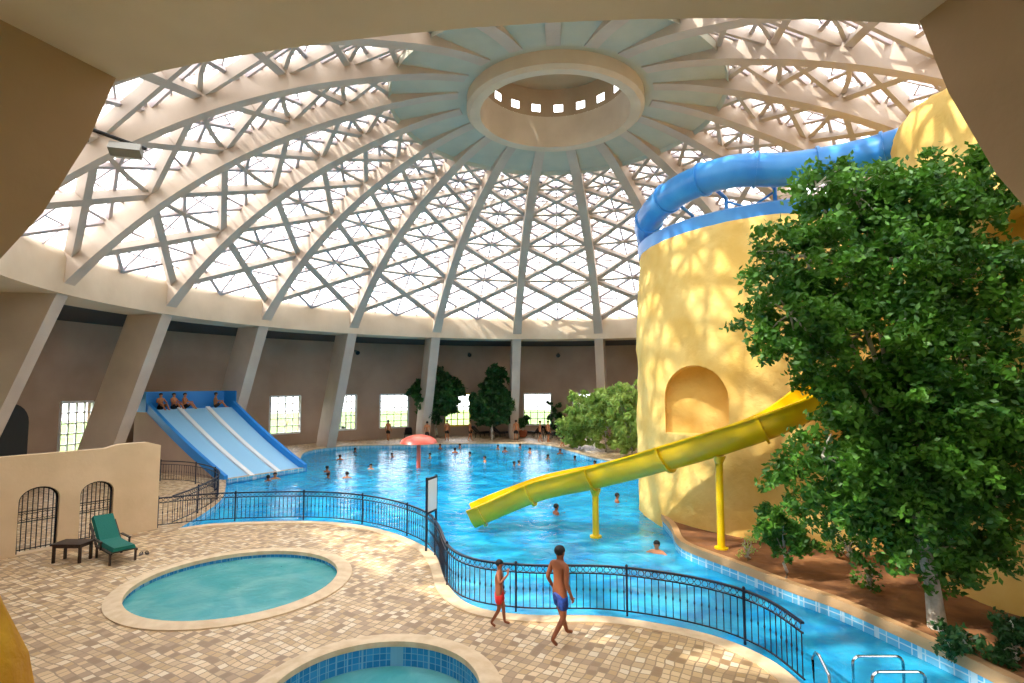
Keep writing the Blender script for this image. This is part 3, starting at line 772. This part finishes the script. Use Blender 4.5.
mk(955,655,50,30,'shrub',M['leafdark'],'low leafy ground plant under the tree',32,30,30,z=.12,size=.12)
mk(1015,662,50,45,'shrub',M['leafdark'],'low leafy ground plant under the tree',33,40,34,z=.12,size=.12)
mk(870,590,26,30,'shrub',M['leaf'],'small sprig of leaves on the soil bed',34,14,30,z=.12,size=.11)
mk(748,560,22,22,'shrub',M['leafpale'],'small dry yellowish plant on the soil bed',35,10,20,z=.12,size=.08)
mk(850,560,40,30,'shrub',M['leaf'],'small sprig of leaves on the soil bed',36,24,30,z=.12,size=.11)

# ================================================================ PEOPLE
def base_pose():
    return dict(pelvis=(0,0,.93),waist=(0,0,1.08),chest=(0,0,1.25),uch=(0,0,1.38),neck=(0,.005,1.49),hb=(0,.015,1.56),head=(0,.02,1.64),top=(0,.01,1.71),
      shL=(-.17,0,1.41),elL=(-.23,-.03,1.13),wrL=(-.25,.06,.89),haL=(-.25,.09,.81),
      shR=(.17,0,1.41),elR=(.23,-.03,1.13),wrR=(.25,.06,.89),haR=(.25,.09,.81),
      hiL=(-.09,0,.88),knL=(-.1,.02,.49),anL=(-.1,-.02,.08),toL=(-.11,.13,.03),
      hiR=(.09,0,.88),knR=(.1,.02,.49),anR=(.1,-.02,.08),toR=(.11,.13,.03))
RAD=dict(pelvis=.125,waist=.115,chest=.135,uch=.12,neck=.052,hb=.072,head=.095,top=.062,sh=.062,el=.043,wr=.027,ha=.034,hi=.092,kn=.06,an=.038,to=.034)
EDG=[('pelvis','waist'),('waist','chest'),('chest','uch'),('uch','neck'),('neck','hb'),('hb','head'),('head','top')]
for s_ in 'LR': EDG+=[('uch','sh'+s_),('sh'+s_,'el'+s_),('el'+s_,'wr'+s_),('wr'+s_,'ha'+s_),('pelvis','hi'+s_),('hi'+s_,'kn'+s_),('kn'+s_,'an'+s_),('an'+s_,'to'+s_)]
def skin_mesh(P,names,edges,rad,root,lvl=2):
    idx={n:i for i,n in enumerate(names)}
    me=bpy.data.meshes.new('tmp'); me.from_pydata([P[n] for n in names],[(idx[a],idx[b]) for a,b in edges],[])
    o=bpy.data.objects.new('tmp',me); COL.objects.link(o)
    o.modifiers.new('s','SKIN')
    for n in names:
        d_=me.skin_vertices[0].data[idx[n]]; r=rad(n); d_.radius=(r,r); d_.use_root=(n==root)
    s=o.modifiers.new('ss','SUBSURF'); s.levels=lvl
    bpy.context.view_layer.update(); dg=bpy.context.evaluated_depsgraph_get()
    m2=bpy.data.meshes.new_from_object(o.evaluated_get(dg)); bpy.data.objects.remove(o)
    mb=MB(); mb.v=[v.co.copy() for v in m2.vertices]; mb.f=[tuple(p.vertices) for p in m2.polygons]
    return mb
def person(pose,label,skin='skin',cloth='navy',group=None):
    P=base_pose(); P.update(pose)
    rad=lambda n: RAD.get(n,RAD.get(n[:-1],.05))
    mb=skin_mesh(P,list(P.keys()),EDG,rad,'pelvis')
    V_=lambda n:Vector(P[n])
    for s_ in 'LR':
        h=V_('ha'+s_); dirh=(h-V_('wr'+s_)).normalized(); side=dirh.cross(Vector((1,0,0)))
        if side.length<.2: side=dirh.cross(Z)
        side.normalize(); curl=dirh.cross(side)
        for k,(o_,L) in enumerate(((-.026,.062),(-.009,.075),(.009,.07),(.025,.055))):
            b=h+side*o_; mb.tube([b,b+dirh*L*.5,b+dirh*L*.85+curl*.015,b+dirh*L+curl*.03],.0085,6,scales=[1.1,1,.9,.7])
        b=h-dirh*.03-side*.03; mb.tube([b,b-side*.025+dirh*.02,b-side*.03+dirh*.05],.0095,6,scales=[1.1,1,.75])
    hd=V_('head')
    mb.sphere(hd+Vector((0,.098,-.015)),.012,.018,.022,6,5)
    for e_ in(-1,1): mb.sphere(hd+Vector((e_*.092,0,-.01)),.012,.022,.032,6,5)
    mb.sphere(hd+Vector((0,.088,-.06)),.024,.01,.007,6,4)
    body=mb.obj('person',M[skin],local=True,smooth=True); meta(body,label,'person',group=group)
    for e_ in(-1,1):
        mb=MB(); mb.sphere(hd+Vector((e_*.033,.088,.01)),.012,.008,.008,6,5)
        mb.obj('eye',M['blackcloth'],body,local=True)
    mb=MB(); mb.sphere(hd+Vector((0,-.014,.03)),.103,.108,.1,14,10)
    for v in mb.v:
        r_=v-hd
        if r_.z<.02 and r_.y>.0: v.z=hd.z+.03; v.y=min(v.y,hd.y+.07)
        if r_.z<-.05: v.z=hd.z-.05
    mb.obj('hair',M['hair'],body,local=True,smooth=True)
    Q={'w':tuple(V_('pelvis')+Z*.07),'pelvis':P['pelvis']}; 
    for s_ in'LR':
        Q['hi'+s_]=P['hi'+s_]; Q['m'+s_]=tuple(V_('hi'+s_).lerp(V_('kn'+s_),.4)); Q['e'+s_]=tuple(V_('hi'+s_).lerp(V_('kn'+s_),.72))
    rs={'w':.137,'pelvis':.15,'hi':.122,'m':.112,'e':.105}
    mb=skin_mesh(Q,list(Q.keys()),[('w','pelvis'),('pelvis','hiL'),('pelvis','hiR'),('hiL','mL'),('mL','eL'),('hiR','mR'),('mR','eR')],lambda n: rs.get(n,rs.get(n[:-1])),'pelvis',1)
    mb.obj('shorts',M[cloth],body,local=True,smooth=True)
    return body
def put(o,loc,fwd,height):
    o.location=loc; o.rotation_euler=(0,0,math.atan2(-fwd[0],fwd[1])); o.scale=(height/1.75,)*3
man=person(dict(shL=(-.19,.0,1.42),shR=(.19,.0,1.42),elL=(-.27,-.07,1.14),wrL=(-.26,.06,.92),haL=(-.25,.1,.85),elR=(.26,-.06,1.13),wrR=(.27,.05,.89),haR=(.26,.09,.81),
   knL=(-.1,.12,.5),anL=(-.1,.27,.09),toL=(-.11,.42,.04),knR=(.1,.0,.47),anR=(.1,-.28,.15),toR=(.11,-.17,.03)),'shirtless man with dark hair in navy swim shorts walking','skinb','navy')
put(man,G(560,642),(.8,.6),1.8)
boy=person(dict(elR=(.3,.06,1.22),wrR=(.14,.26,1.42),haR=(.08,.26,1.5),knL=(-.1,.1,.5),anL=(-.1,.14,.08),toL=(-.11,.29,.04),knR=(.1,.02,.48),anR=(.1,-.2,.12),toR=(.11,-.08,.03)),'shirtless boy in red swim shorts raising one hand to his face','skinb','red')
put(boy,G(499,626),(.85,-.1),1.32)
sA=person(dict(elL=(-.42,.1,1.28),wrL=(-.6,.25,1.3),haL=(-.68,.29,1.31),elR=(.42,.1,1.28),wrR=(.6,.25,1.3),haR=(.68,.29,1.31)),'bather standing chest-deep in the blue water with arms spread','skin','blackcloth','bathers in the pool')
sB=person(dict(elL=(-.28,.12,1.2),wrL=(-.2,.34,1.28),haL=(-.16,.4,1.32),elR=(.3,.0,1.15),wrR=(.34,.2,1.1),haR=(.35,.28,1.1)),'dark-haired bather standing in the blue water','skinb','navy','bathers in the pool')
rd=random.Random(5)
sw_px=[(657,553,'A'),(556,514,'B'),(617,502,'B'),(347,478,'A'),(327,472,'B'),(328,478,'B'),(371,469,'A'),(275,479,'A'),(268,481,'B'),(485,462,'A'),(514,466,'B'),(519,465,'A'),(392,457,'B'),(455,453,'B'),(470,456,'A'),(505,452,'B'),(530,453,'A'),(560,454,'B'),(595,467,'B'),(440,449,'B'),(355,452,'B'),(548,459,'A'),(575,460,'B'),(430,458,'A'),(340,460,'B'),(498,449,'A'),(520,448,'B'),(460,448,'A')]
used={'A':False,'B':False}
for px,py,k in sw_px:
    src=sA if k=='A' else sB; g=G(px,py,-.25); g.z=-1.6; r=rd.uniform(0,6.28); hh=rd.uniform(.93,1.0)
    if px==657: r=2.6
    if not used[k]: used[k]=True; src.location=g; src.rotation_euler=(0,0,r); src.scale=(hh,)*3
    else: clone(src,g,r,hh)
wA=person(dict(knL=(-.1,.08,.5),anL=(-.1,.14,.08),toL=(-.11,.29,.04),knR=(.1,.02,.48),anR=(.1,-.16,.1),toR=(.11,-.04,.03)),'bather walking on the far pool deck','skin','blackcloth','bathers on the deck')
first=True
for px,py,z in [(470,441,0),(447,441,0),(388,441,0),(427,443,0),(540,442,0),(548,442,0),(516,441,0),(562,447,0)]:
    g=G(px,py,z); r=rd.uniform(0,6.28)
    if first: wA.location=g; wA.rotation_euler=(0,0,r); first=False
    else: clone(wA,g,r)
def shift(P,dz): return {k:(v[0],v[1],v[2]+dz) for k,v in P.items()}
bpz=shift({k:v for k,v in base_pose().items() if k[:2] not in('hi','kn','an','to') or k=='top'},-.8)
bpz.update(hiL=(-.09,.02,.1),knL=(-.13,.38,.34),anL=(-.12,.62,.02),toL=(-.12,.76,.0),hiR=(.09,.02,.1),knR=(.13,.38,.34),anR=(.12,.62,.02),toR=(.12,.76,.0),
  elL=(-.27,.1,.42),wrL=(-.18,.32,.42),haL=(-.14,.38,.4),elR=(.27,.1,.42),wrR=(.18,.32,.42),haR=(.14,.38,.4))
sit=person(bpz,'bather sitting at the top of the wide slide','skin','blackcloth','bathers at the top of the wide slide')
mid=(q[0]+q[1]+q[2]+q[3])/4; dir_=math.atan2(-dn.x,dn.y)
for i,t_ in enumerate((-.3,-.16,-.04,.32)):
    pz=mid+(q[1]-q[0])*t_; pz.z=3.36
    if i==0: sit.location=pz; sit.rotation_euler=(0,0,dir_)
    else: clone(sit,pz,dir_+.3*i)

# ================================================================ LIGHT / WORLD / CAMERA
w=bpy.data.worlds.new('world'); bpy.context.scene.world=w; w.use_nodes=True
bg_=w.node_tree.nodes['Background']; bg_.inputs[0].default_value=(.96,.97,1.0,1); bg_.inputs[1].default_value=3.5
sd_=bpy.data.lights.new('sun','SUN'); sd_.energy=5.0; sd_.angle=R_(1.2); sd_.color=(1,.95,.86)
so=bpy.data.objects.new('sun',sd_); COL.objects.link(so)
so.rotation_euler=Vector((.62,.28,-.73)).to_track_quat('-Z','Y').to_euler()
cam=bpy.data.cameras.new('camera'); cam.sensor_width=36; cam.lens=F/1024*36; cam.clip_end=300
co=bpy.data.objects.new('camera',cam); COL.objects.link(co); co.location=(0,0,CZ); co.rotation_euler=(math.pi/2+PITCH,0,0)
bpy.context.scene.camera=co
vs_=bpy.context.scene.view_settings; vs_.view_transform='Standard'; vs_.look='None'; vs_.exposure=0.68
